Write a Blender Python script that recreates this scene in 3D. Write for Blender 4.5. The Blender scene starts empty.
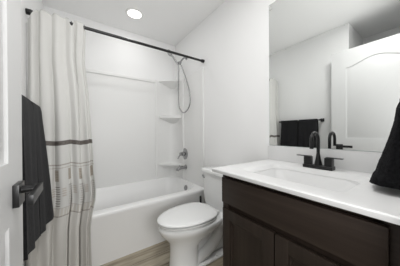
import bpy, bmesh, math, random
from mathutils import Vector, noise
random.seed(7)
PI = math.pi
S = bpy.context.scene
COL = S.collection

# ------------------------------------------------------------------ camera
cd = bpy.data.cameras.new('camera'); cam = bpy.data.objects.new('camera', cd); COL.objects.link(cam)
cd.sensor_width = 36.0; cd.sensor_fit = 'HORIZONTAL'; cd.lens = 36.0 * 173.778 / 400.0
cd.clip_start = 0.02
def aim_camera(loc, yaw, pitch, roll):
    th, ph, r = math.radians(yaw), math.radians(pitch), math.radians(roll)
    F = Vector((math.sin(th)*math.cos(ph), math.cos(th)*math.cos(ph), math.sin(ph)))
    R0 = Vector((math.cos(th), -math.sin(th), 0)); U0 = R0.cross(F)
    R = R0*math.cos(r) + U0*math.sin(r); U = U0*math.cos(r) - R0*math.sin(r)
    from mathutils import Matrix
    m = Matrix((R, U, -F)).transposed().to_4x4(); m.translation = Vector(loc)
    cam.matrix_world = m
aim_camera((-1.236, 0.0, 1.095), 34.832, -0.229, -0.353)
S.camera = cam

# ------------------------------------------------------------------ world, lights, exposure
w = bpy.data.worlds.new('hall_fill'); S.world = w; w.use_nodes = True
w.node_tree.nodes['Background'].inputs[0].default_value = (1.0, 0.985, 0.96, 1)
w.node_tree.nodes['Background'].inputs[1].default_value = 0.15  # dim ambient fill added through the open doorway
S.view_settings.view_transform = 'Standard'; S.view_settings.look = 'None'
S.view_settings.gamma = 1.0; S.view_settings.exposure = 0.0; S.view_settings.use_curve_mapping = False
def area(name, loc, rot, sx, sy, power, color=(1, 0.97, 0.93)):
    l = bpy.data.lights.new(name, 'AREA'); l.shape = 'RECTANGLE'; l.size = sx; l.size_y = sy
    l.energy = power; l.color = color
    o = bpy.data.objects.new(name, l); o.location = loc; o.rotation_euler = rot; COL.objects.link(o); return o
def disc(name, loc, size, power, color=(1, 0.995, 0.985)):
    l = bpy.data.lights.new(name, 'AREA'); l.shape = 'DISK'; l.size = size; l.energy = power; l.color = color
    o = bpy.data.objects.new(name, l); o.location = loc; COL.objects.link(o)
# soft fill panels added in the hall behind the camera, one aimed up
area('hall_fill', (-0.95, -0.9, 1.75), (math.radians(-80), 0, PI), 1.1, 1.2, 1.5, (1, 1, 0.995))
area('hall_up_fill', (-1.0, -0.7, 1.1), (math.radians(-125), 0, PI), 0.8, 0.8, 23.0, (1, 1, 0.995))
# an added, unseen flush lamp and the recessed lamp over the tub
disc('added_flush_light', (-0.84, 0.45, 2.40), 0.34, 10.6)
disc('recessed_lamp_light', (-0.712, 2.03, 2.425), 0.12, 1.5)

# ------------------------------------------------------------------ material helpers
def mat(name, col, rough=0.5, metal=0.0, spec=0.5, bump=None, coat=0.0, sheen=0.0, vary=None):
    m = bpy.data.materials.new(name); m.use_nodes = True
    nt = m.node_tree; b = nt.nodes['Principled BSDF']
    b.inputs['Base Color'].default_value = (*col, 1); b.inputs['Roughness'].default_value = rough
    b.inputs['Metallic'].default_value = metal; b.inputs['Specular IOR Level'].default_value = spec
    b.inputs['Coat Weight'].default_value = coat; b.inputs['Sheen Weight'].default_value = sheen
    if sheen: b.inputs['Sheen Roughness'].default_value = 0.6
    tc = nt.nodes.new('ShaderNodeTexCoord')
    if vary:
        scale, amt = vary
        n = nt.nodes.new('ShaderNodeTexNoise'); n.inputs['Scale'].default_value = scale; n.inputs['Detail'].default_value = 4
        r = nt.nodes.new('ShaderNodeValToRGB')
        r.color_ramp.elements[0].color = (*[max(0, c*(1-amt)) for c in col], 1); r.color_ramp.elements[0].position = 0.3
        r.color_ramp.elements[1].color = (*[min(1, c*(1+amt)) for c in col], 1); r.color_ramp.elements[1].position = 0.7
        nt.links.new(tc.outputs['Object'], n.inputs['Vector']); nt.links.new(n.outputs['Fac'], r.inputs['Fac'])
        nt.links.new(r.outputs['Color'], b.inputs['Base Color'])
    if bump:
        scale, strength, dist = bump
        n = nt.nodes.new('ShaderNodeTexNoise'); n.inputs['Scale'].default_value = scale; n.inputs['Detail'].default_value = 3
        bp = nt.nodes.new('ShaderNodeBump'); bp.inputs['Strength'].default_value = strength; bp.inputs['Distance'].default_value = dist
        nt.links.new(tc.outputs['Object'], n.inputs['Vector']); nt.links.new(n.outputs['Fac'], bp.inputs['Height'])
        nt.links.new(bp.outputs['Normal'], b.inputs['Normal'])
    return m

WALL = mat('wall_paint', (0.91, 0.91, 0.907), 0.6, spec=0.3, bump=(90, 0.12, 0.004))
CEIL = mat('ceiling_paint', (0.93, 0.93, 0.925), 0.8, spec=0.2, bump=(60, 0.15, 0.004))
TRIM = mat('white_trim_paint', (0.82, 0.815, 0.80), 0.35)
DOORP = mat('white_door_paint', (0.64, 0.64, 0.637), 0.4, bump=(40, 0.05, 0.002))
ACRYL = mat('white_tub_acrylic', (0.91, 0.91, 0.905), 0.3)
SURR = mat('white_surround_acrylic', (0.85, 0.85, 0.84), 0.42)
CERAM = mat('white_ceramic', (0.90, 0.905, 0.90), 0.15)
SEATP = mat('white_seat_plastic', (0.85, 0.855, 0.85), 0.22)
QUARTZ = mat('white_countertop', (0.74, 0.74, 0.738), 0.5, spec=0.3, vary=(7, 0.03))
CHROME = mat('brushed_chrome', (0.38, 0.38, 0.385), 0.2, metal=1.0)
BLACK = mat('matte_black_metal', (0.008, 0.008, 0.0085), 0.3, spec=0.45)
BLACKP = mat('black_plastic', (0.012, 0.012, 0.012), 0.5)
MIRROR = mat('silvered_glass', (0.86, 0.875, 0.865), 0.0, metal=1.0)
GLEDGE = mat('mirror_glass_edge', (0.55, 0.62, 0.60), 0.15)
CLIPM = mat('clear_clip_plastic', (0.6, 0.6, 0.58), 0.2)
TOWEL = mat('charcoal_terry', (0.014, 0.014, 0.0155), 0.95, spec=0.05, bump=(420, 0.9, 0.004), sheen=0.10, vary=(160, 0.5))
HTOWEL = mat('black_terry', (0.010, 0.010, 0.011), 0.95, spec=0.05, bump=(330, 1.0, 0.006), sheen=0.02, vary=(120, 0.6))

def emat(name, col, strength):
    m = bpy.data.materials.new(name); m.use_nodes = True
    b = m.node_tree.nodes['Principled BSDF']; b.inputs['Base Color'].default_value = (*col, 1)
    b.inputs['Emission Color'].default_value = (*col, 1); b.inputs['Emission Strength'].default_value = strength
    return m
LENS = emat('lamp_lens', (1, 0.98, 0.95), 4.0)
SHADE = emat('lit_glass_shade', (1, 0.96, 0.9), 1.5)

def wood_mat(name, dark, light, rough, axis='z', scale=1.0):
    m = bpy.data.materials.new(name); m.use_nodes = True; nt = m.node_tree; b = nt.nodes['Principled BSDF']
    b.inputs['Roughness'].default_value = rough; b.inputs['Specular IOR Level'].default_value = 0.22
    tc = nt.nodes.new('ShaderNodeTexCoord'); mp = nt.nodes.new('ShaderNodeMapping')
    s = {'x': (1.2, 40, 40), 'y': (40, 1.2, 40), 'z': (40, 40, 1.2)}[axis]
    mp.inputs['Scale'].default_value = [v*scale for v in s]
    n = nt.nodes.new('ShaderNodeTexNoise'); n.inputs['Scale'].default_value = 1; n.inputs['Detail'].default_value = 6; n.inputs['Roughness'].default_value = 0.65
    r = nt.nodes.new('ShaderNodeValToRGB')
    r.color_ramp.elements[0].position = 0.3; r.color_ramp.elements[0].color = (*dark, 1)
    r.color_ramp.elements[1].position = 0.72; r.color_ramp.elements[1].color = (*light, 1)
    nt.links.new(tc.outputs['Object'], mp.inputs['Vector']); nt.links.new(mp.outputs['Vector'], n.inputs['Vector'])
    nt.links.new(n.outputs['Fac'], r.inputs['Fac']); nt.links.new(r.outputs['Color'], b.inputs['Base Color'])
    return m
ESPY = wood_mat('espresso_wood_across', (0.024, 0.0165, 0.0125), (0.046, 0.033, 0.026), 0.42, 'y')
ESPZ = wood_mat('espresso_wood_upright', (0.021, 0.015, 0.0115), (0.038, 0.028, 0.022), 0.42, 'z')

# floor: wood-look planks running along x
def floor_mat():
    m = bpy.data.materials.new('wood_look_planks'); m.use_nodes = True; nt = m.node_tree; b = nt.nodes['Principled BSDF']
    L = nt.links.new; N = nt.nodes.new
    tc = N('ShaderNodeTexCoord')
    br = N('ShaderNodeTexBrick'); br.inputs['Scale'].default_value = 1.0
    br.inputs['Brick Width'].default_value = 1.1; br.inputs['Row Height'].default_value = 0.15
    br.inputs['Mortar Size'].default_value = 0.0016; br.inputs['Mortar Smooth'].default_value = 0.2
    br.inputs['Color1'].default_value = (0.36, 0.32, 0.255, 1); br.inputs['Color2'].default_value = (0.56, 0.52, 0.44, 1)
    br.inputs['Mortar'].default_value = (0.09, 0.075, 0.06, 1); br.offset = 0.37
    L(tc.outputs['Object'], br.inputs['Vector'])
    mp = N('ShaderNodeMapping'); mp.inputs['Scale'].default_value = (2.2, 26, 1)
    n = N('ShaderNodeTexNoise'); n.inputs['Scale'].default_value = 1; n.inputs['Detail'].default_value = 7; n.inputs['Roughness'].default_value = 0.62
    L(tc.outputs['Object'], mp.inputs['Vector']); L(mp.outputs['Vector'], n.inputs['Vector'])
    r = N('ShaderNodeValToRGB'); r.color_ramp.elements[0].position = 0.3; r.color_ramp.elements[0].color = (0.42, 0.38, 0.32, 1)
    r.color_ramp.elements[1].position = 0.68; r.color_ramp.elements[1].color = (1.25, 1.22, 1.15, 1)
    L(n.outputs['Fac'], r.inputs['Fac'])
    mx = N('ShaderNodeMix'); mx.data_type = 'RGBA'; mx.blend_type = 'MULTIPLY'; mx.inputs['Factor'].default_value = 1
    L(br.outputs['Color'], mx.inputs[6]); L(r.outputs['Color'], mx.inputs[7]); L(mx.outputs[2], b.inputs['Base Color'])
    b.inputs['Roughness'].default_value = 0.45
    return m
FLOOR = floor_mat()

# ------------------------------------------------------------------ mesh helpers
def obj(name, bm, m, parent=None, smooth=40):
    bmesh.ops.recalc_face_normals(bm, faces=bm.faces[:])
    me = bpy.data.meshes.new(name); bm.to_mesh(me); bm.free()
    if smooth is not None:
        for p in me.polygons: p.use_smooth = True
        me.set_sharp_from_angle(angle=math.radians(smooth))
    o = bpy.data.objects.new(name, me); COL.objects.link(o)
    me.materials.append(m)
    if parent: o.parent = parent; o.matrix_parent_inverse = parent.matrix_world.inverted()
    return o
def tag(o, label, cat, group=None):
    o['label'] = label; o['category'] = cat
    if group: o['group'] = group
    return o
def thing(name, label, cat, loc=(0, 0, 0), group=None):
    o = bpy.data.objects.new(name, None); o.empty_display_size = 0.05; COL.objects.link(o); o.location = loc
    bpy.context.view_layer.update()
    return tag(o, label, cat, group)
def struct(o): o['kind'] = 'structure'; return o
def box(bm, a, b, bev=0.0, seg=2):
    t = bmesh.new(); bmesh.ops.create_cube(t, size=1)
    for v in t.verts:
        v.co = Vector([(a[i]+b[i])/2 + v.co[i]*abs(b[i]-a[i]) for i in range(3)])
    if bev: bmesh.ops.bevel(t, geom=t.edges[:], offset=bev, segments=seg, affect='EDGES', profile=0.6)
    merge(bm, t); return bm
def merge(bm, t):
    me = bpy.data.meshes.new('tmp'); t.to_mesh(me); t.free(); bm.from_mesh(me); bpy.data.meshes.remove(me)
def newbox(a, b, bev=0.0, seg=2): return box(bmesh.new(), a, b, bev, seg)
def loft(bm, rings, cap0=True, cap1=True, closed=True):
    vs = [[bm.verts.new(p) for p in r] for r in rings]
    n = len(vs[0])
    for a, b in zip(vs, vs[1:]):
        for i in range(n if closed else n-1):
            j = (i+1) % n; bm.faces.new((a[i], a[j], b[j], b[i]))
    if cap0: bm.faces.new(vs[0][::-1])
    if cap1: bm.faces.new(vs[-1])
    return vs
def tube(bm, pts, rad, n=10, caps=True, smooth_n=0):
    pts = [Vector(p) for p in pts]
    rads = rad if isinstance(rad, (list, tuple)) else [rad]*len(pts)
    if smooth_n:
        P, Rr = [], []
        m = len(pts)
        for i in range(m-1):
            p0, p1, p2, p3 = pts[max(i-1, 0)], pts[i], pts[i+1], pts[min(i+2, m-1)]
            for k in range(smooth_n):
                t = k/smooth_n
                P.append(0.5*((2*p1)+(p2-p0)*t+(2*p0-5*p1+4*p2-p3)*t*t+(3*p1-p0-3*p2+p3)*t**3))
                Rr.append(rads[i]*(1-t)+rads[i+1]*t)
        P.append(pts[-1]); Rr.append(rads[-1]); pts, rads = P, Rr
    rings = []; up = None
    for i, p in enumerate(pts):
        d = (pts[min(i+1, len(pts)-1)] - pts[max(i-1, 0)]).normalized()
        if up is None: up = Vector((0, 0, 1)) if abs(d.z) < 0.9 else Vector((0, 1, 0))
        s = d.cross(up).normalized(); up = s.cross(d).normalized()
        rings.append([p + (s*math.cos(a)+up*math.sin(a))*rads[i] for a in [2*PI*k/n for k in range(n)]])
    loft(bm, rings, caps, caps); return bm
def lathe(bm, prof, origin, axis, n=28, caps=True):
    axis = Vector(axis).normalized(); ref = Vector((0, 0, 1)) if abs(axis.z) < 0.9 else Vector((1, 0, 0))
    s = axis.cross(ref).normalized(); u = s.cross(axis); o = Vector(origin)
    loft(bm, [[o + axis*h + (s*math.cos(2*PI*k/n)+u*math.sin(2*PI*k/n))*r for k in range(n)] for r, h in prof], caps, caps); return bm
def rrect(x0, x1, y0, y1, r, z, n=6):
    out = []
    for cx, cy, a0 in ((x1-r, y1-r, 0), (x0+r, y1-r, PI/2), (x0+r, y0+r, PI), (x1-r, y0+r, 1.5*PI)):
        for k in range(n+1):
            a = a0 + PI/2*k/n; out.append((cx+r*math.cos(a), cy+r*math.sin(a), z))
    return out

# ------------------------------------------------------------------ room shell
XL, YB, H = -1.534, 2.437, 2.44
ALX, ALY = -2.18, 0.716
YF = 0.04                                    # inner face of the wall with the doorway
def wall(name, a, b, m=WALL): return struct(obj(name, newbox(a, b), m, smooth=None))
wall('floor', (-2.4, -1.6, -0.08), (0.1, 2.6, 0.0), FLOOR)
wall('ceiling', (-2.4, -0.08, H), (0.1, 2.6, H+0.08), CEIL)
wall('wall_right', (0.0, -0.08, 0.0), (0.1, 2.6, H))
wall('wall_back', (-2.4, YB, 0.0), (0.0, 2.6, H))
wall('wall_left', (-2.4, ALY, 0.0), (XL, YB, H))
wall('wall_alcove', (-2.4, -0.08, 0.0), (ALX, ALY, H))
DX0, DX1, DTOP = -1.437, -0.598, 2.082
bm = bmesh.new()
box(bm, (ALX, -0.08, 0), (DX0, YF, H)); box(bm, (DX1, -0.08, 0), (0.0, YF, H)); box(bm, (DX0, -0.08, DTOP), (DX1, YF, H))
struct(obj('wall_front', bm, WALL, smooth=None))
bm = bmesh.new()
box(bm, (DX1+0.001, YF, 0), (DX1+0.055, YF+0.012, DTOP+0.055), 0.003)
box(bm, (DX0-0.06, YF, 0), (DX0-0.001, YF+0.012, DTOP+0.055), 0.003)
box(bm, (DX0-0.001, YF, DTOP), (DX1+0.001, YF+0.012, DTOP+0.055), 0.003)
struct(obj('trim_1', bm, TRIM))
bm = newbox((-0.014, 0.83, 0.0), (-0.0005, 1.63, 0.085), 0.004); struct(obj('baseboard_right', bm, TRIM))
bm = newbox((XL+0.0005, ALY, 0.0), (XL+0.014, 1.63, 0.085), 0.004); struct(obj('baseboard_left', bm, TRIM))

# ------------------------------------------------------------------ open door with arched top panel
def door():
    x1, x0 = -1.400, -1.435; y0, y1 = 0.047, 0.855; z0, z1 = 0.01, 2.068
    bm = bmesh.new()
    core = newbox((x0+0.008, y0, z0), (x1-0.008, y1, z1)); merge(bm, core)
    st = 0.145
    yc, hw = (y0+y1)/2, (y1-y0)/2 - st
    def arch(y):                              # upper edge of the top panel
        t = (y-yc)/hw
        return 1.855 + 0.070*(0.5+0.5*math.cos(PI*t))
    n = 24
    for fx, sgn in ((x1, 1), (x0, -1)):
        xa, xb = fx-0.008*sgn, fx
        # stiles, bottom and lock rails, arched top rail
        for a, b in (((y0, z0), (yc-hw, z1)), ((yc+hw, z0), (y1, z1)), ((yc-hw, z0), (yc+hw, 0.24)), ((yc-hw, 0.83), (yc+hw, 1.01))):
            box(bm, (min(xa, xb), a[0], a[1]), (max(xa, xb), b[0], b[1]))
        ring = []
        for k in range(n+1):
            y = yc-hw+2*hw*k/n; ring.append((y, arch(y)))
        poly = ring + [(yc+hw, z1), (yc-hw, z1)]
        f0 = [bm.verts.new((xb, y, z)) for y, z in poly]; f1 = [bm.verts.new((xa, y, z)) for y, z in poly]
        bm.faces.new(f0); bm.faces.new(f1[::-1])
        for i in range(len(poly)):
            j = (i+1) % len(poly); bm.faces.new((f0[i], f1[i], f1[j], f0[j]))
        # raised fields with a sloping border
        for lo, hi in ((1.01, None), (0.24, 0.83)):
            def outl(ins, x):
                pts = []
                for k in range(n+1):
                    y = yc-hw+ins + 2*(hw-ins)*k/n
                    top = (arch(y) if hi is None else hi) - ins
                    pts.append((x, y, top))
                return [(x, yc-hw+ins, lo+ins)] + pts + [(x, yc+hw-ins, lo+ins)]
            loft(bm, [outl(0.008, xa-0.0004*sgn), outl(0.014, xa+0.0002*sgn), outl(0.040, xa+0.0068*sgn)], False, True)
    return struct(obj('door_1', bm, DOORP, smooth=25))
dr = door()
def lever(side):
    fx = -1.400 if side > 0 else -1.435
    yc, zc = 0.772, 0.906
    bm = newbox((fx, yc-0.033, zc-0.034), (fx+side*0.015, yc+0.033, zc+0.034), 0.0015)
    r = obj('handle_rose', bm, BLACK, dr, 30)
    bm = tube(bmesh.new(), [(fx+side*0.014, yc, zc+0.012), (fx+side*0.062, yc, zc+0.012)], 0.0115, 14); obj('handle_neck', bm, BLACK, r)
    bm = newbox((fx+side*0.050, yc-0.135, zc-0.002), (fx+side*0.063, yc+0.014, zc+0.024), 0.0015); obj('handle_lever', bm, BLACK, r, 30)
lever(1)
for z in (0.25, 1.03, 1.82):
    bm = tube(bmesh.new(), [(-1.396, 0.047, z-0.045), (-1.396, 0.047, z+0.045)], 0.006, 10); obj('hinge', bm, BLACK, dr)

# ------------------------------------------------------------------ bathtub
def tub():
    t = thing('bathtub', 'white alcove bathtub with a plain front apron along the back wall', 'bathtub', (-0.767, 2.04, 0))
    x0, x1, y0, y1 = XL+0.001, -0.001, 1.640, YB-0.001
    bm = bmesh.new(); N = 8
    R = [rrect(x0, x1, y0+0.006, y1, 0.004, 0.001, N), rrect(x0, x1, y0+0.006, y1, 0.004, 0.385, N),
         rrect(x0, x1, y0, y1, 0.004, 0.398, N), rrect(x0, x1, y0, y1, 0.005, 0.418, N),
         rrect(x0, x1, y0+0.003, y1, 0.006, 0.426, N), rrect(x0, x1, y0+0.012, y1, 0.008, 0.430, N),
         rrect(x0+0.07, x1-0.034, y0+0.088, y1-0.036, 0.19, 0.430, N), rrect(x0+0.074, x1-0.038, y0+0.092, y1-0.040, 0.187, 0.4285, N),
         rrect(x0+0.078, x1-0.041, y0+0.0955, y1-0.0425, 0.184, 0.422, N), rrect(x0+0.088, x1-0.050, y0+0.100, y1-0.047, 0.178, 0.38, N),
         rrect(x0+0.18, x1-0.085, y0+0.116, y1-0.068, 0.15, 0.25, N), rrect(x0+0.29, x1-0.13, y0+0.150, y1-0.115, 0.13, 0.14, N),
         rrect(x0+0.34, x1-0.18, y0+0.18, y1-0.165, 0.11, 0.105, N), rrect(x0+0.42, x1-0.25, y0+0.25, y1-0.235, 0.06, 0.095, N)]
    loft(bm, R)
    obj('tub_shell', bm, ACRYL, t, 38)
    bm = lathe(bmesh.new(), [(0.036, 0.0), (0.036, 0.006), (0.030, 0.011), (0.0, 0.012)], (-0.060, 2.03, 0.348), (-1, 0, 0.25), 28, True)
    obj('overflow_plate', bm, CHROME, t)
    bm = lathe(bmesh.new(), [(0.034, 0.0), (0.034, 0.004), (0.024, 0.007), (0.0, 0.007)], (-0.36, 2.06, 0.095), (0, 0, 1), 24, True)
    obj('tub_drain', bm, CHROME, t)
tub()

# ------------------------------------------------------------------ tub surround
def surround():
    t = thing('tub_surround', 'glossy white moulded wall surround with corner shelves above the bathtub', 'tub surround', (-0.767, 2.42, 0.431))
    zt, zb = 1.846, 0.4305
    bm = newbox((XL+0.022, YB-0.022, zb), (-0.31, YB-0.0005, zt-0.035), 0.002)
    box(bm, (XL+0.022, YB-0.034, zt-0.040), (-0.31, YB-0.0005, zt), 0.012, 4)        # rounded ledge on top
    obj('back_panel', bm, SURR, t, 50)
    for nm, xa, xb in (('side_panel', -0.018, -0.0005), ('side_panel', XL+0.0005, XL+0.018)):
        bm = newbox((xa, 1.690, zb), (xb, YB-0.03, zt+0.02), 0.004, 3)
        xo = (-0.0195, -0.0005) if xa > -1 else (XL+0.0005, XL+0.0195)
        box(bm, (xo[0], 1.684, zb), (xo[1], 1.716, zt+0.024), 0.005, 3)              # front flange
        obj(nm, bm, SURR, t, 50)
    # corner column: a slightly proud hollow-cornered unit that carries the shelves
    for sx, x_c in ((1, 0.0), (-1, XL)):
        def W(dx, dy, z): return (x_c - sx*dx, YB-dy, z)
        prof = [(0.335, 0.0), (0.335, 0.030), (0.325, 0.040), (0.300, 0.040), (0.285, 0.032), (0.16, 0.030)]
        for k in range(9):
            a = PI/2*k/8; prof.append((0.030+0.11*(1-math.sin(a)), 0.030+0.11*(1-math.cos(a))))
        prof += [(0.028, 0.17), (0.030, 0.245), (0.036, 0.262), (0.036, 0.285), (0.026, 0.295), (0.0, 0.295)]
        prof += [(0.0, 0.0)]
        zs = [zb, zb+0.004, zt-0.012, zt]
        bm = bmesh.new(); loft(bm, [[W(p[0], p[1], z) for p in prof] for z in zs])
        col = obj('corner_column', bm, SURR, t, 35)
        for z, th, taper in ((zt-0.004, 0.018, 0.11), (1.345, 0.045, 0.10), (0.648, 0.030, 0.05)):
            n = 14; rings = []
            def edge(s, zz, e=0.0):
                # from the back wall to the side wall, front line gently bowed
                pts = []
                for k in range(n+1):
                    t_ = k/n
                    dx = (0.29*(1-t_)+0.026*t_)*s; dy = (0.026*(1-t_)+0.235*t_)*s
                    b = 0.028*math.sin(PI*t_)*s
                    pts.append(W(dx+b*0.6+0.002, dy+b+0.002, zz))
                return [W(0.001, 0.001, zz)] + pts
            rings = [edge(0.97, z), edge(1.0, z-0.004), edge(1.0, z-th+0.004), edge(0.95, z-th), edge(0.55, z-th-taper*0.45), edge(0.15, z-th-taper)]
            bm = bmesh.new(); loft(bm, rings); obj('corner_shelf', bm, SURR, col, 45)
surround()

# ------------------------------------------------------------------ curtain rod and shower curtain
RY, RZ = 1.687, 1.947
def rod():
    t = thing('curtain_rod', 'straight black shower curtain rod spanning wall to wall above the tub edge', 'curtain rod', (-0.767, RY, RZ))
    bm = tube(bmesh.new(), [(XL+0.02, RY, RZ), (-0.02, RY, RZ)], 0.0125, 18); obj('rod_tube', bm, BLACK, t)
    for x, d in ((XL+0.0005, 1), (-0.0005, -1)):
        bm = lathe(bmesh.new(), [(0.019, 0), (0.020, 0.004), (0.019, 0.030), (0.016, 0.038), (0.0125, 0.040)], (x, RY, RZ), (d, 0, 0), 24)
        obj('rod_end_cap', bm, BLACK, t)
rod()

def curtain_mat():
    m = bpy.data.materials.new('printed_curtain_fabric'); m.use_nodes = True; nt = m.node_tree; b = nt.nodes['Principled BSDF']
    N = nt.nodes.new; L = nt.links.new
    def val(x):
        return x
    def mth(op, a, bb=None, c=None):
        n = N('ShaderNodeMath'); n.operation = op
        for i, v in enumerate((a, bb, c)):
            if v is None: continue
            if isinstance(v, (int, float)): n.inputs[i].default_value = v
            else: L(v, n.inputs[i])
        return n.outputs[0]
    uv = N('ShaderNodeUVMap'); sep = N('ShaderNodeSeparateXYZ'); L(uv.outputs['UV'], sep.inputs[0])
    U, V = sep.outputs[0], sep.outputs[1]
    def band(lo, hi): return mth('MULTIPLY', mth('GREATER_THAN', V, lo), mth('LESS_THAN', V, hi))
    def cells(period, lo, hi, off=0.0):
        fr = mth('FRACT', mth('ADD', mth('DIVIDE', U, period), off))
        return mth('MULTIPLY', mth('GREATER_THAN', fr, lo), mth('LESS_THAN', fr, hi))
    def hlines(period, duty): return mth('LESS_THAN', mth('FRACT', mth('DIVIDE', V, period)), duty)
    def vlines(period, duty): return mth('LESS_THAN', mth('FRACT', mth('DIVIDE', U, period)), duty)
    nz = N('ShaderNodeTexNoise'); nz.inputs['Scale'].default_value = 60; nz.inputs['Detail'].default_value = 2; L(uv.outputs['UV'], nz.inputs['Vector'])
    NZ = nz.outputs['Fac']
    cur = None
    def layer(mask, col):
        nonlocal cur
        mx = N('ShaderNodeMix'); mx.data_type = 'RGBA'
        if isinstance(cur, tuple): mx.inputs[6].default_value = (*cur, 1)
        else: L(cur, mx.inputs[6])
        mx.inputs[7].default_value = (*col, 1); L(mask, mx.inputs['Factor']); cur = mx.outputs[2]
    cur = (0.64, 0.636, 0.615)
    layer(mth('LESS_THAN', V, 0.515), (0.62, 0.605, 0.575))                                    # plain greige hem section
    layer(mth('MULTIPLY', band(1.008, 1.041), mth('ADD', 0.65, mth('MULTIPLY', NZ, 0.4))), (0.065, 0.048, 0.040))   # brown ribbon
    layer(mth('MULTIPLY', band(0.864, 0.872), cells(0.03, 0.0, 0.8)), (0.34, 0.30, 0.27))
    layer(mth('MULTIPLY', band(0.842, 0.849), cells(0.02, 0.0, 0.6)), (0.42, 0.38, 0.34))
    # row of woven squares
    sq = mth('MULTIPLY', band(0.752, 0.832), cells(0.24, 0.12, 0.56))
    layer(mth('MULTIPLY', sq, 0.9), (0.38, 0.335, 0.285))
    layer(mth('MULTIPLY', sq, mth('MULTIPLY', hlines(0.012, 0.35), 0.7)), (0.20, 0.165, 0.135))
    layer(mth('MULTIPLY', sq, mth('MULTIPLY', vlines(0.03, 0.3), 0.5)), (0.62, 0.59, 0.54))
    # fine ladder lines
    ln = mth('MULTIPLY', band(0.565, 0.725), mth('MULTIPLY', hlines(0.0165, 0.30), cells(0.24, 0.10, 0.58)))
    layer(mth('MULTIPLY', ln, 0.9), (0.17, 0.145, 0.125))
    ln2 = mth('MULTIPLY', band(0.640, 0.700), mth('MULTIPLY', hlines(0.0165, 0.55), cells(0.24, 0.70, 0.92)))
    layer(mth('MULTIPLY', ln2, 0.6), (0.42, 0.34, 0.28))
    layer(mth('MULTIPLY', band(0.512, 0.560), mth('MULTIPLY', cells(0.045, 0.1, 0.75), 0.45)), (0.50, 0.45, 0.38))
    layer(mth('MULTIPLY', band(0.505, 0.513), mth('MULTIPLY', cells(0.018, 0.0, 0.7), 0.9)), (0.22, 0.19, 0.165))
    layer(mth('MULTIPLY', band(0.560, 0.566), mth('MULTIPLY', cells(0.014, 0.0, 0.6), 0.7)), (0.36, 0.32, 0.28))
    L(cur, b.inputs['Base Color']); b.inputs['Roughness'].default_value = 0.85; b.inputs['Specular IOR Level'].default_value = 0.15
    wv = N('ShaderNodeTexNoise'); wv.inputs['Scale'].default_value = 380; L(uv.outputs['UV'], wv.inputs['Vector'])
    bp = N('ShaderNodeBump'); bp.inputs['Strength'].default_value = 0.25; bp.inputs['Distance'].default_value = 0.002
    L(wv.outputs['Fac'], bp.inputs['Height']); L(bp.outputs['Normal'], b.inputs['Normal'])
    return m
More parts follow.
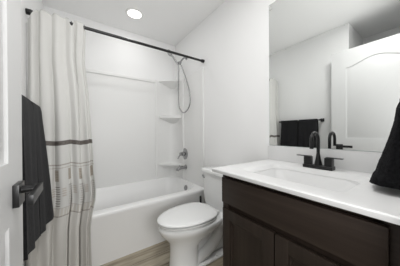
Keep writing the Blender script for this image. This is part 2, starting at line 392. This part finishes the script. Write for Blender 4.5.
def curtain():
    t = thing('shower_curtain', 'white shower curtain with brown ribbon and greige hem, bunched left on the rod', 'shower curtain', (-1.35, 1.62, 0.03))
    nx, nz = 220, 90
    ztop, zbot = 1.972, 0.03
    bm = bmesh.new(); uvl = bm.loops.layers.uv.new('UVMap')
    grid = []; uu = []
    cloth_w = 1.35
    for j in range(nz+1):
        v = j/nz; z0 = ztop + (zbot-ztop)*v
        row = []; ru = []
        for i in range(nx+1):
            s = i/nx
            # bundle width: narrow at the rod, bellying out below
            right = -1.185 - 0.020*math.exp(-((v-0.16)/0.10)**2) + 0.040*min(1, v/0.55) + 0.014*math.exp(-((v-0.69)/0.06)**2) - 0.020*max(0, min(1, (v-0.72)/0.10))
            left = XL+0.012
            x = left + (right-left)*s
            ph = 2*PI*(5.6*s + 0.30*math.sin(5*s+1.0))
            amp = (0.013 + 0.007*math.sin(3.1*s+0.5) + 0.007*v)*(0.75+0.5*noise.noise(Vector((s*5, v*1.6, 3.3))))
            y = 1.653 + amp*math.sin(ph + 0.9*math.sin(2.2*v+4*s) + 0.8*noise.noise(Vector((s*3, v*2.2, 8.1)))) + 0.006*math.sin(2*ph*0.83+2.3+v*2.0)*min(1, 0.3+v)
            for s0, d0 in ((0.60, 0.052), (0.80, 0.050), (0.33, 0.022)):      # deeper creases low down
                y += d0*math.exp(-((s-s0-0.02*(1-v))/0.024)**2)*min(1.0, max(0.0, (v-0.60)/0.16))
            y -= 0.012*noise.noise(Vector((s*4.0, v*3.0, 5.5)))*min(1, v*3)
            x += 0.009*math.cos(ph + 1.1*v)*min(1.0, 0.5+v)*math.sin(PI*s)**0.3 + 0.006*noise.noise(Vector((s*6, v*5, 1.5)))*s
            lean = 0.0 if v < 0.25 else (v-0.25)/0.55
            y -= 0.070*min(1.0, lean)**1.2 + (0.045*max(0, v-0.72)/0.28)*(1.4-s)
            y = min(y, 1.628) if z0 < 0.47 else y
            # header: pulled over in front of the rod, dipping between the hooks
            if v < 0.035: y = min(y, RY-0.018) if not (0.41 < s < 0.47) else y
            z = z0
            if j == 0: z -= 0.012*(0.5+0.5*math.cos(2*PI*(s*5.5)))
            if v < 0.045:
                k = 1-v/0.045
                if 0.685 < s < 0.765: z -= 0.052*k*math.sin(PI*(s-0.685)/0.08)
                if s < 0.13: z -= 0.080*k*math.cos(PI/2*s/0.13)
                if s > 0.925: z -= 0.060*k*min(1, (s-0.925)/0.03)
            row.append(bm.verts.new((x, y, z))); ru.append((s*cloth_w, z0 + 0.012*math.sin(ph*0.5+0.8)*v))
        grid.append(row); uu.append(ru)
    for j in range(nz):
        for i in range(nx):
            f = bm.faces.new((grid[j][i], grid[j+1][i], grid[j+1][i+1], grid[j][i+1]))
            for l, (a, b_) in zip(f.loops, ((j, i), (j+1, i), (j+1, i+1), (j, i+1))): l[uvl].uv = uu[a][b_]
    o = obj('curtain_cloth', bm, curtain_mat(), t, 180)
    md = o.modifiers.new('thickness', 'SOLIDIFY'); md.thickness = 0.0016; md.offset = 0
    for s_ in (0.035, 0.40, 0.72, 0.97):
        x = XL+0.012 + (1.185*-1-(XL+0.012))*s_
        bm = bmesh.new(); rp = [(x, RY+0.019*math.cos(a), RZ-0.004+0.024*math.sin(a)) for a in [2*PI*k/20 for k in range(21)]]
        tube(bm, rp, 0.0024, 8, False); obj('curtain_ring', bm, BLACK if s_ != 0.97 else CHROME, t)
curtain()

# ------------------------------------------------------------------ towel bar and bath towels on the left wall
BX, BZ = -1.462, 1.254
def towel_bar():
    t = thing('towel_bar', 'black square towel bar on the left wall carrying two charcoal towels', 'towel bar', (XL, 1.28, BZ))
    bm = newbox((BX-0.007, 0.990, BZ-0.007), (BX+0.007, 1.590, BZ+0.007), 0.0012); obj('bar', bm, BLACK, t, 30)
    for y in (1.001, 1.579):
        bm = newbox((XL+0.0005, y-0.022, BZ-0.022), (XL+0.010, y+0.022, BZ+0.022), 0.0015)
        box(bm, (XL+0.009, y-0.011, BZ-0.011), (BX+0.009, y+0.011, BZ+0.011), 0.0015); obj('bar_post', bm, BLACK, t, 30)
towel_bar()
def bath_towel(label, y0, y1, zf, zb, seed):
    # a folded towel hung over the bar: closed drape with thickness and soft vertical folds
    n_s, n_t = 64, 40
    th = 0.012
    lf, lb = BZ-zf, BZ-zb
    r = 0.0105
    bm = bmesh.new()
    def P(s, t, side):
        # s in 0..1 from front hem, over the bar, to the back hem
        y = y0 + (y1-y0)*t
        Ltot = lf + PI*r + lb; d = s*Ltot
        off = side*th
        nzv = noise.noise(Vector((y*9+seed, s*2.0, seed*1.7)))
        fold = 0.5+0.5*math.sin(2*PI*(y-y0)/0.125 + seed + 0.9*math.sin(3*s+seed) + 2.2*noise.noise(Vector((y*6, s*1.5, seed))))
        if d < lf:
            k = 1-d/lf
            z = zf + d; k2 = 1-k
            fl = (1-d/lf)
            yv = y + 0.006*nzv
            flare = 0.012 + 0.016*max(0, min(1, (yv-1.03)/0.35)) + 0.034*max(0, min(1, (yv-1.43)/0.12))
            x = BX + r + off + flare*fl**0.9 + 0.026*(fold-0.4)*(fl**0.6)*(1-0.55*fl)*(1 if side else 0.75) + 0.004*nzv*fl
            z += (0.004*math.sin(11*y+seed) + 0.014*(abs(2*t-1)**3))*fl
        elif d < lf+PI*r:
            a = (d-lf)/r
            x = BX + (r+off)*math.cos(a); z = BZ + (r+off)*math.sin(a)
        else:
            k = (d-lf-PI*r)/lb
            x = BX - r - off - 0.004*fold*k; z = BZ - (d-lf-PI*r)
        yy = y + (0.5-t)*0.010*math.sin(PI*min(1, s*1.4)) + 0.006*nzv
        return (x, yy, z)
    g0 = [[bm.verts.new(P(i/n_s, k/n_t, 0)) for k in range(n_t+1)] for i in range(n_s+1)]
    g1 = [[bm.verts.new(P(i/n_s, k/n_t, 1)) for k in range(n_t+1)] for i in range(n_s+1)]
    for g in (g0, g1):
        for i in range(n_s):
            for k in range(n_t): bm.faces.new((g[i][k], g[i+1][k], g[i+1][k+1], g[i][k+1]))
    for i in range(n_s):
        for k in (0, n_t): bm.faces.new((g0[i][k], g0[i+1][k], g1[i+1][k], g1[i][k]))
    for k in range(n_t):
        for i in (0, n_s): bm.faces.new((g0[i][k], g0[i][k+1], g1[i][k+1], g1[i][k]))
    o = obj('bath_towel', bm, TOWEL, None, 80)
    return tag(o, label, 'towel', 'charcoal towels on the towel bar')
bath_towel('charcoal bath towel on the wall bar, nearer the white door, hanging lower in front', 1.030, 1.280, 0.540, 0.64, 1.3)
bath_towel('charcoal bath towel on the wall bar, nearer the shower curtain', 1.292, 1.548, 0.515, 0.62, 4.1)

# ------------------------------------------------------------------ toilet (faces -x, back against the right wall)
TY = 1.245
def egg(xf, xb, hw, z, n=40, p=0.62):
    # egg outline: pointed front at xf, blunter back at xb
    xc = xf + (xb-xf)*p; pts = []
    for k in range(n):
        a = 2*PI*k/n; c, s = math.cos(a), math.sin(a)
        rx = (xb-xc) if c > 0 else (xc-xf)
        e = 2.0 if c < 0 else 2.7
        cc = math.copysign(abs(c)**(2/e), c); ss = math.copysign(abs(s)**(2/e), s)
        pts.append((xc + rx*cc, TY + hw*ss, z))
    return pts
def toilet():
    t = thing('toilet', 'white two-piece toilet with closed lid between bathtub and vanity', 'toilet', (-0.38, TY, 0))
    bm = bmesh.new()
    loft(bm, [egg(-0.665, -0.420, 0.108, 0.001), egg(-0.665, -0.420, 0.108, 0.020), egg(-0.660, -0.425, 0.102, 0.032),
              egg(-0.655, -0.430, 0.098, 0.12), egg(-0.655, -0.425, 0.098, 0.19), egg(-0.665, -0.36, 0.108, 0.235),
              egg(-0.700, -0.24, 0.138, 0.278), egg(-0.727, -0.20, 0.163, 0.308), egg(-0.740, -0.19, 0.175, 0.330),
              egg(-0.747, -0.19, 0.181, 0.350), egg(-0.747, -0.19, 0.181, 0.368), egg(-0.742, -0.195, 0.177, 0.3735)])
    box(bm, (-0.27, TY-0.155, 0.300), (-0.012, TY+0.155, 0.374), 0.018, 3)       # deck under the tank
    bowl = obj('bowl', bm, CERAM, t, 60)
    bm = newbox((-0.46, TY-0.035, 0.001), (-0.10, TY+0.035, 0.31), 0.015, 3); obj('rear_web', bm, CERAM, bowl, 50)
    for sg in (-1, 1):
        yy = TY + sg*0.048
        bm = tube(bmesh.new(), [(-0.47, yy, 0.035), (-0.42, yy, 0.055), (-0.345, yy+sg*0.006, 0.085), (-0.270, yy+sg*0.010, 0.135), (-0.215, yy+sg*0.010, 0.200), (-0.19, yy+sg*0.006, 0.27), (-0.18, yy, 0.32)],
                  [0.034, 0.042, 0.046, 0.047, 0.046, 0.044, 0.04], 18, True, 6)
        obj('trapway', bm, CERAM, bowl, 60)
        bm = newbox((-0.47, TY+sg*0.070-0.038, 0.001), (-0.10, TY+sg*0.070+0.038, 0.024), 0.009, 3); obj('foot', bm, CERAM, bowl, 50)
        bm = lathe(bmesh.new(), [(0.013, 0), (0.013, 0.009), (0.009, 0.015), (0.0, 0.017)], (-0.26, TY+sg*0.090, 0.023), (0, 0, 1), 16)
        obj('bolt_cap', bm, SEATP, bowl)
    bm = bmesh.new()
    loft(bm, [egg(-0.690, -0.262, 0.128, 0.3745, p=0.60), egg(-0.690, -0.262, 0.128, 0.387, p=0.60), egg(-0.749, -0.258, 0.182, 0.3885, p=0.60), egg(-0.751, -0.258, 0.184, 0.396, p=0.60), egg(-0.746, -0.260, 0.180, 0.3985, p=0.60), egg(-0.705, -0.262, 0.140, 0.399, p=0.60)])
    obj('seat', bm, SEATP, t, 60)
    bm = bmesh.new()
    loft(bm, [egg(-0.705, -0.262, 0.140, 0.3995, p=0.60), egg(-0.705, -0.262, 0.140, 0.4105, p=0.60), egg(-0.755, -0.256, 0.184, 0.4115, p=0.60), egg(-0.757, -0.256, 0.186, 0.4125, p=0.60), egg(-0.757, -0.256, 0.186, 0.418, p=0.60), egg(-0.750, -0.262, 0.180, 0.4235, p=0.60), egg(-0.715, -0.28, 0.152, 0.4275, p=0.60), egg(-0.62, -0.34, 0.08, 0.430, p=0.60)])
    obj('lid', bm, SEATP, t, 60)
    for sg in (-1, 1):
        bm = newbox((-0.272, TY+sg*0.075-0.022, 0.375), (-0.232, TY+sg*0.075+0.022, 0.412), 0.008, 3); obj('seat_hinge', bm, SEATP, t, 50)
    def trr(dx0, hw, z, r=0.03): return rrect(-dx0, -0.016, TY-hw, TY+hw, r, z, 6)
    bm = bmesh.new()
    loft(bm, [trr(0.165, 0.165, 0.3745), trr(0.186, 0.192, 0.380), trr(0.193, 0.200, 0.42), trr(0.203, 0.212, 0.680), trr(0.203, 0.212, 0.692)])
    tank = obj('tank', bm, CERAM, t, 50)
    bm = bmesh.new()
    loft(bm, [trr(0.205, 0.214, 0.693), trr(0.214, 0.225, 0.697), trr(0.216, 0.227, 0.720), trr(0.210, 0.221, 0.729), trr(0.195, 0.205, 0.732)])
    obj('tank_lid', bm, CERAM, t, 50)
    bm = lathe(bmesh.new(), [(0.011, 0), (0.011, 0.007), (0.007, 0.012), (0.0, 0.012)], (-0.2025, TY+0.186, 0.662), (-1, 0, 0), 18)
    tube(bm, [(-0.214, TY+0.186, 0.662), (-0.218, TY+0.172, 0.655), (-0.219, TY+0.150, 0.645)], [0.005, 0.006, 0.008], 10)
    obj('flush_lever', bm, CHROME, tank)
toilet()

def brush():
    t = thing('toilet_brush', 'slim black upright handle standing on the floor between toilet tank and bathtub', 'toilet brush', (-0.146, 1.562, 0))
    bm = lathe(bmesh.new(), [(0.034, 0.001), (0.038, 0.01), (0.038, 0.15), (0.034, 0.158), (0.012, 0.160)], (-0.146, 1.562, 0), (0, 0, 1), 24); obj('brush_holder', bm, BLACKP, t)
    bm = lathe(bmesh.new(), [(0.007, 0.16), (0.007, 0.28), (0.011, 0.30), (0.012, 0.388), (0.009, 0.398), (0, 0.399)], (-0.146, 1.562, 0), (0, 0, 1), 16); obj('brush_handle', bm, BLACKP, t)
brush()

# ------------------------------------------------------------------ vanity cabinet
VY0, VY1 = 0.062, 0.782
def vanity():
    t = thing('vanity_cabinet', 'dark espresso vanity cabinet with two doors under the white countertop', 'vanity cabinet', (-0.27, 0.42, 0))
    xf = -0.525; top = 0.858
    bm = bmesh.new()
    box(bm, (xf, VY1-0.018, 0.09), (-0.004, VY1, top), 0.001)            # end panels
    box(bm, (xf, VY0, 0.09), (-0.004, VY0+0.018, top), 0.001)
    box(bm, (xf+0.075, VY0+0.004, 0.001), (-0.004, VY1-0.004, 0.092))      # recessed plinth
    box(bm, (xf+0.01, VY0+0.017, 0.09), (-0.006, VY1-0.017, 0.106))
    box(bm, (-0.016, VY0+0.017, 0.09), (-0.004, VY1-0.017, top))
    body = obj('carcass', bm, ESPZ, t, 30)
    bm = bmesh.new()
    box(bm, (xf-0.001, VY0, 0.09), (xf+0.018, VY0+0.045, top), 0.001); box(bm, (xf-0.001, VY1-0.040, 0.09), (xf+0.018, VY1, top), 0.001)
    box(bm, (xf+0.014, VY0+0.04, 0.800), (xf+0.030, VY1-0.03, top)); box(bm, (xf+0.014, VY0+0.04, 0.640), (xf+0.030, VY1-0.03, 0.710)); box(bm, (xf, VY0+0.04, 0.09), (xf+0.017, VY1-0.04, 0.13))
    obj('face_frame', bm, ESPY, t, 30)
    dx0, dx1 = -0.547, xf-0.0015
    bm = newbox((dx0, 0.095, 0.686), (dx1, 0.769, 0.831), 0.003); obj('drawer_front', bm, ESPY, t, 30)
    for y0, y1 in ((0.4365, 0.763), (0.095, 0.4315)):
        z0, z1 = 0.100, 0.655; st = 0.058
        bm = bmesh.new()
        box(bm, (dx0, y0, z0), (dx1, y0+st, z1), 0.003); box(bm, (dx0, y1-st, z0), (dx1, y1, z1), 0.003)
        box(bm, (dx0+0.0004, y0+st-0.001, z1-st), (dx1, y1-st+0.001, z1-0.0004), 0.003); box(bm, (dx0+0.0004, y0+st-0.001, z0+0.0004), (dx1, y1-st+0.001, z0+st), 0.0008)
        d = obj('cabinet_door', bm, ESPZ, t, 30)
        bm = newbox((dx0+0.014, y0+st-0.004, z0+st-0.004), (dx1, y1-st+0.004, z1-st+0.004))
        # small moulded step round the panel
        for a, b_ in (((y0+st, z0+st), (y0+st+0.012, z1-st)), ((y1-st-0.012, z0+st), (y1-st, z1-st)), ((y0+st+0.011, z1-st-0.012), (y1-st-0.011, z1-st)), ((y0+st+0.011, z0+st), (y1-st-0.011, z0+st+0.012))):
            box(bm, (dx0+0.005, a[0], a[1]), (dx1-0.001, b_[0], b_[1]), 0.005)
        obj('door_panel', bm, ESPZ, d, 30)
vanity()

# ------------------------------------------------------------------ countertop with moulded-in basin
def counter():
    t = thing('vanity_countertop', 'white countertop with moulded rectangular basin and low backsplash', 'countertop', (-0.29, 0.42, 0.8585))
    x0, x1, y0, y1 = -0.583, -0.0005, YF+0.008, 0.817
    zt, zb = 0.880, 0.8595
    bm = bmesh.new(); N = 6
    bx0, bx1, by0, by1 = -0.480, -0.135, 0.205, 0.685
    def ins(d, z, r): return rrect(bx0+d, bx1-d, by0+d*1.25, by1-d*1.25, r, z, N)
    R = [ins(0.02, zb, 0.06), rrect(x0+0.002, x1, y0, y1-0.002, 0.002, zb, N), rrect(x0, x1, y0, y1, 0.003, zb+0.003, N), rrect(x0, x1, y0, y1, 0.003, zt-0.004, N), rrect(x0+0.004, x1, y0+0.001, y1-0.004, 0.003, zt, N),
         ins(-0.003, zt, 0.045), ins(0.001, zt-0.0015, 0.045), ins(0.006, zt-0.008, 0.045), ins(0.026, zt-0.036, 0.045), ins(0.050, zt-0.075, 0.045),
         ins(0.075, zt-0.112, 0.055), ins(0.105, zt-0.122, 0.05), ins(0.160, zt-0.127, 0.012)]
    loft(bm, R, False, True)
    # underside of the bowl
    R2 = [ins(0.02, zb, 0.06), ins(0.022, zt-0.04, 0.06), ins(0.040, zt-0.09, 0.06), ins(0.065, zt-0.124, 0.055), ins(0.1, zt-0.136, 0.05), ins(0.160, zt-0.139, 0.012)]
    loft(bm, R2, False, True)
    bmesh.ops.remove_doubles(bm, verts=bm.verts[:], dist=1e-5)
    top = obj('counter_slab', bm, QUARTZ, t, 35)
    bm = newbox((-0.020, y0, zt), (-0.0005, y1, 0.987), 0.003); obj('backsplash', bm, QUARTZ, t, 40)
    bm = lathe(bmesh.new(), [(0.022, 0), (0.022, 0.003), (0.014, 0.005), (0, 0.005)], (-0.312, 0.452, zt-0.1268), (0, 0, 1), 24); obj('basin_drain', bm, BLACK, t)
counter()

# ------------------------------------------------------------------ faucet
def faucet():
    fx, fy, z = -0.090, 0.439, 0.8803
    t = thing('faucet', 'matte black centerset faucet with gooseneck spout and two flat blade handles', 'faucet', (fx, fy, z))
    bm = newbox((fx-0.027, fy-0.075, z), (fx+0.027, fy+0.075, z+0.020), 0.004, 3); obj('base_plate', bm, BLACK, t, 40)
    bm = bmesh.new()
    lathe(bm, [(0.021, 0.018), (0.019, 0.030), (0.0135, 0.055), (0.0092, 0.085)], (fx, fy, z), (0, 0, 1), 24, True)
    R, zc = 0.043, z+0.164
    pts = [(fx, fy, z+0.06), (fx, fy, z+0.11), (fx, fy, zc)] + [(fx-R+R*math.cos(a), fy, zc+R*math.sin(a)) for a in [PI*k/14 for k in range(1, 15)]] + [(fx-2*R, fy, zc-0.025), (fx-2*R, fy, zc-0.045)]
    tube(bm, pts, [0.0088]*(len(pts)-1)+[0.0098], 18); obj('spout', bm, BLACK, t, 50)
    for sg in (-1, 1):
        hy = fy + sg*0.054
        bm = newbox((fx-0.019, hy-0.018, z+0.018), (fx+0.019, hy+0.018, z+0.066), 0.002)
        h = obj('handle', bm, BLACK, t, 30)
        bm = newbox((fx-0.014, min(hy-sg*0.014, hy+sg*0.063), z+0.0655), (fx+0.014, max(hy-sg*0.014, hy+sg*0.063), z+0.0700), 0.001); obj('lever_blade', bm, BLACK, h, 30)
faucet()

# ------------------------------------------------------------------ wall mirror
def mirror():
    t = thing('wall_mirror', 'large frameless rectangular mirror on the wall above the vanity backsplash', 'mirror', (-0.003, 0.43, 0.99))
    y0, y1, z0, z1 = 0.060, 0.812, 0.990, 2.088
    bm = bmesh.new(); loft(bm, [[(-0.0005, y0, z0), (-0.0005, y1, z0), (-0.0005, y1, z1), (-0.0005, y0, z1)], [(-0.0045, y0, z0), (-0.0045, y1, z0), (-0.0045, y1, z1), (-0.0045, y0, z1)]])
    obj('glass_edge', bm, GLEDGE, t, None)
    bm = bmesh.new(); e = 0.002
    loft(bm, [[(-0.0046, y0+e, z0+e), (-0.0046, y1-e, z0+e), (-0.0046, y1-e, z1-e), (-0.0046, y0+e, z1-e)], [(-0.0056, y0+e, z0+e), (-0.0056, y1-e, z0+e), (-0.0056, y1-e, z1-e), (-0.0056, y0+e, z1-e)]])
    obj('mirror_glass', bm, MIRROR, t, None)
    for y in (y1-0.016, y0+0.016):
        bm = newbox((-0.0095, y-0.010, z1-0.045), (-0.0057, y+0.010, z1-0.017), 0.0018); obj('mirror_clip', bm, CLIPM, t)
mirror()

# ------------------------------------------------------------------ shower arm, hand shower, valve and spout
def shower():
    t = thing('shower_outlet', 'short chrome shower arm with holder high on the right wall under the rod', 'shower arm', (-0.0005, 2.09, 2.13))
    bm = lathe(bmesh.new(), [(0.030, 0.0), (0.030, 0.004), (0.018, 0.012), (0.011, 0.014)], (-0.0005, 2.09, 2.13), (-1, 0, 0), 24); obj('wall_flange', bm, CHROME, t)
    bm = tube(bmesh.new(), [(-0.010, 2.09, 2.13), (-0.045, 2.09, 2.118), (-0.075, 2.09, 2.085), (-0.098, 2.09, 2.050)], 0.0105, 14, True, 5); obj('arm_pipe', bm, CHROME, t)
    bm = lathe(bmesh.new(), [(0.013, -0.024), (0.017, -0.018), (0.017, 0.012), (0.012, 0.018)], (-0.108, 2.09, 2.034), (-0.55, 0, -0.83), 20)
    box(bm, (-0.135, 2.072, 2.020), (-0.105, 2.108, 2.048), 0.005, 2); obj('holder', bm, CHROME, t, 45)
    t = thing('hand_shower', 'chrome hand shower with a long looping hose hung in the shower arm holder', 'hand shower', (-0.14, 2.095, 2.04))
    a, b = Vector((-0.128, 2.094, 2.010)), Vector((-0.232, 2.125, 2.150))
    d = (b-a).normalized()
    bm = tube(bmesh.new(), [a, a+d*0.03, a+d*0.09, b], [0.0105, 0.0115, 0.012, 0.0125], 16); obj('wand', bm, CHROME, t)
    bm = lathe(bmesh.new(), [(0.010, -0.030), (0.022, -0.022), (0.040, -0.008), (0.046, 0.004), (0.044, 0.010), (0.0, 0.011)], b+Vector((-0.008, 0.002, 0.004)), (-0.80, 0.10, -0.60), 28); obj('spray_head', bm, CHROME, t)
    bm = tube(bmesh.new(), [(-0.126, 2.094, 2.014), (-0.120, 2.100, 1.94), (-0.112, 2.118, 1.82), (-0.106, 2.135, 1.68), (-0.104, 2.142, 1.55), (-0.098, 2.128, 1.44), (-0.086, 2.08, 1.375), (-0.074, 2.022, 1.362),
                            (-0.062, 1.948, 1.41), (-0.056, 1.912, 1.50), (-0.060, 1.928, 1.64), (-0.070, 1.990, 1.80), (-0.085, 2.045, 1.93), (-0.100, 2.082, 2.018)], 0.0075, 12, True, 8)
    obj('hose', bm, CHROME, t, 60)
    vy, vz = 2.125, 0.795
    t = thing('shower_valve', 'round chrome shower valve trim with lever above the tub spout', 'shower valve', (-0.018, vy, vz))
    bm = lathe(bmesh.new(), [(0.080, 0), (0.080, 0.004), (0.066, 0.012), (0.030, 0.016), (0.026, 0.050), (0.0, 0.052)], (-0.0185, vy, vz), (-1, 0, 0), 36); obj('escutcheon', bm, CHROME, t)
    bm = lathe(bmesh.new(), [(0.022, 0), (0.024, 0.004), (0.023, 0.026), (0.0, 0.028)], (-0.071, vy, vz), (-1, 0, 0), 24)
    tube(bm, [(-0.086, vy, vz), (-0.096, vy+0.030, vz-0.035), (-0.102, vy+0.052, vz-0.068)], [0.010, 0.008, 0.007], 12); obj('valve_lever', bm, CHROME, t)
    t = thing('tub_spout', 'chrome tub spout on the right wall over the bathtub rim', 'tub spout', (-0.018, 2.10, 0.612))
    bm = lathe(bmesh.new(), [(0.033, 0), (0.033, 0.006), (0.026, 0.012), (0.024, 0.03)], (-0.0185, 2.10, 0.612), (-1, 0, 0), 24); obj('spout_flange', bm, CHROME, t)
    bm = tube(bmesh.new(), [(-0.03, 2.10, 0.612), (-0.08, 2.10, 0.612), (-0.125, 2.10, 0.606), (-0.143, 2.10, 0.588), (-0.146, 2.10, 0.574)], [0.023, 0.024, 0.024, 0.021, 0.017], 18, True, 4)
    tube(bm, [(-0.118, 2.10, 0.628), (-0.118, 2.10, 0.648)], [0.006, 0.007], 10); obj('spout_body', bm, CHROME, t)
shower()

# ------------------------------------------------------------------ hand towel on its ring (front wall, right end of the vanity)
def hand_towel():
    rx, rz = -0.29, 1.450
    t = thing('towel_ring', 'black towel ring on the wall beside the doorway, carrying the black hand towel', 'towel ring', (rx, YF, rz))
    bm = newbox((rx-0.024, YF+0.0005, rz-0.024), (rx+0.024, YF+0.010, rz+0.024), 0.0015); box(bm, (rx-0.009, YF+0.009, rz-0.009), (rx+0.009, YF+0.039, rz+0.009), 0.0015); obj('ring_mount', bm, BLACK, t, 30)
    bm = bmesh.new(); hw = 0.085
    tube(bm, [(rx-hw, YF+0.032, rz), (rx+hw, YF+0.032, rz), (rx+hw, YF+0.032, rz-0.15), (rx-hw, YF+0.032, rz-0.15), (rx-hw, YF+0.032, rz)], 0.0055, 10); obj('ring_loop', bm, BLACK, t)
    # towel: gathered over the lower ring bar, flaring out to its hem above the counter
    # (height, front reach from the wall, half width)
    prof = [(0.895, 0.080, 0.070), (0.898, 0.112, 0.092), (0.906, 0.140, 0.108), (0.925, 0.137, 0.112), (0.95, 0.124, 0.110), (0.985, 0.114, 0.104), (1.06, 0.092, 0.096), (1.13, 0.076, 0.090),
            (1.175, 0.071, 0.087), (1.21, 0.060, 0.084), (1.26, 0.055, 0.082), (1.31, 0.052, 0.080), (1.326, 0.045, 0.070)]
    n = 96; rings = []
    for z, reach, hx in prof:
        hy = (reach - 0.005)/2*0.94; cy = YF + 0.005 + (reach-0.005)/2
        r = []
        for k in range(n):
            a = 2*PI*k/n
            f = 1 + 0.045*math.sin(5*a+0.6) + 0.03*math.sin(9*a+z*6) + 0.02*noise.noise(Vector((math.cos(a)*3, math.sin(a)*3, z*9)))
            if math.sin(a) < 0: f = 1 + (f-1)*0.3
            e = 0.8
            ca, sa = math.cos(a), math.sin(a)
            r.append((rx + hx*f*math.copysign(abs(ca)**e, ca), cy + hy*f*math.copysign(abs(sa)**e, sa), z + (0.004*math.sin(3*a) - 0.010*max(0, sa) + 0.006 if z < 0.93 else 0)))
        rings.append(r)
    # interpolate for a finer surface
    fine = []
    for a, b in zip(rings, rings[1:]):
        for k in range(5):
            fine.append([tuple(p[i]*(1-k/5)+q[i]*k/5 for i in range(3)) for p, q in zip(a, b)])
    fine.append(rings[-1])
    bm = bmesh.new(); loft(bm, fine)
    for v in bm.verts: v.co += Vector((noise.noise(v.co*70), noise.noise(v.co*70+Vector((9, 0, 0))), 0))*0.0025
    o = obj('hand_towel', bm, HTOWEL, None, 80)
    tag(o, 'black terry hand towel hanging over the near end of the white countertop', 'towel')
hand_towel()

# ------------------------------------------------------------------ recessed ceiling lamp and the added flush lamp
def lamps():
    cx, cy = -0.712, 2.03
    t = thing('recessed_ceiling_light', 'round white recessed light glowing in the ceiling above the bathtub', 'ceiling light', (cx, cy, H))
    bm = bmesh.new()
    n = 40; prof = [(0.073, -0.004), (0.075, -0.011), (0.088, -0.010), (0.096, -0.0005)]
    loft(bm, [[(cx+r*math.cos(2*PI*k/n), cy+r*math.sin(2*PI*k/n), H+h) for k in range(n)] for r, h in prof], False, False)
    obj('trim_ring', bm, TRIM, t, 40)
    bm = lathe(bmesh.new(), [(0.0, 0.0005), (0.073, 0.0005), (0.073, 0.005), (0.0, 0.006)], (cx, cy, H), (0, 0, -1), 40, False); obj('lens', bm, LENS, t)
    cx, cy = -0.84, 0.45  # housing for the added flush lamp, out of view
    t = thing('added_ceiling_light', 'round flush ceiling light, added out of view to light the room', 'ceiling light', (cx, cy, H))
    bm = lathe(bmesh.new(), [(0.19, 0.0005), (0.19, 0.030), (0.178, 0.034)], (cx, cy, H), (0, 0, -1), 40); obj('lamp_base', bm, TRIM, t)
lamps()
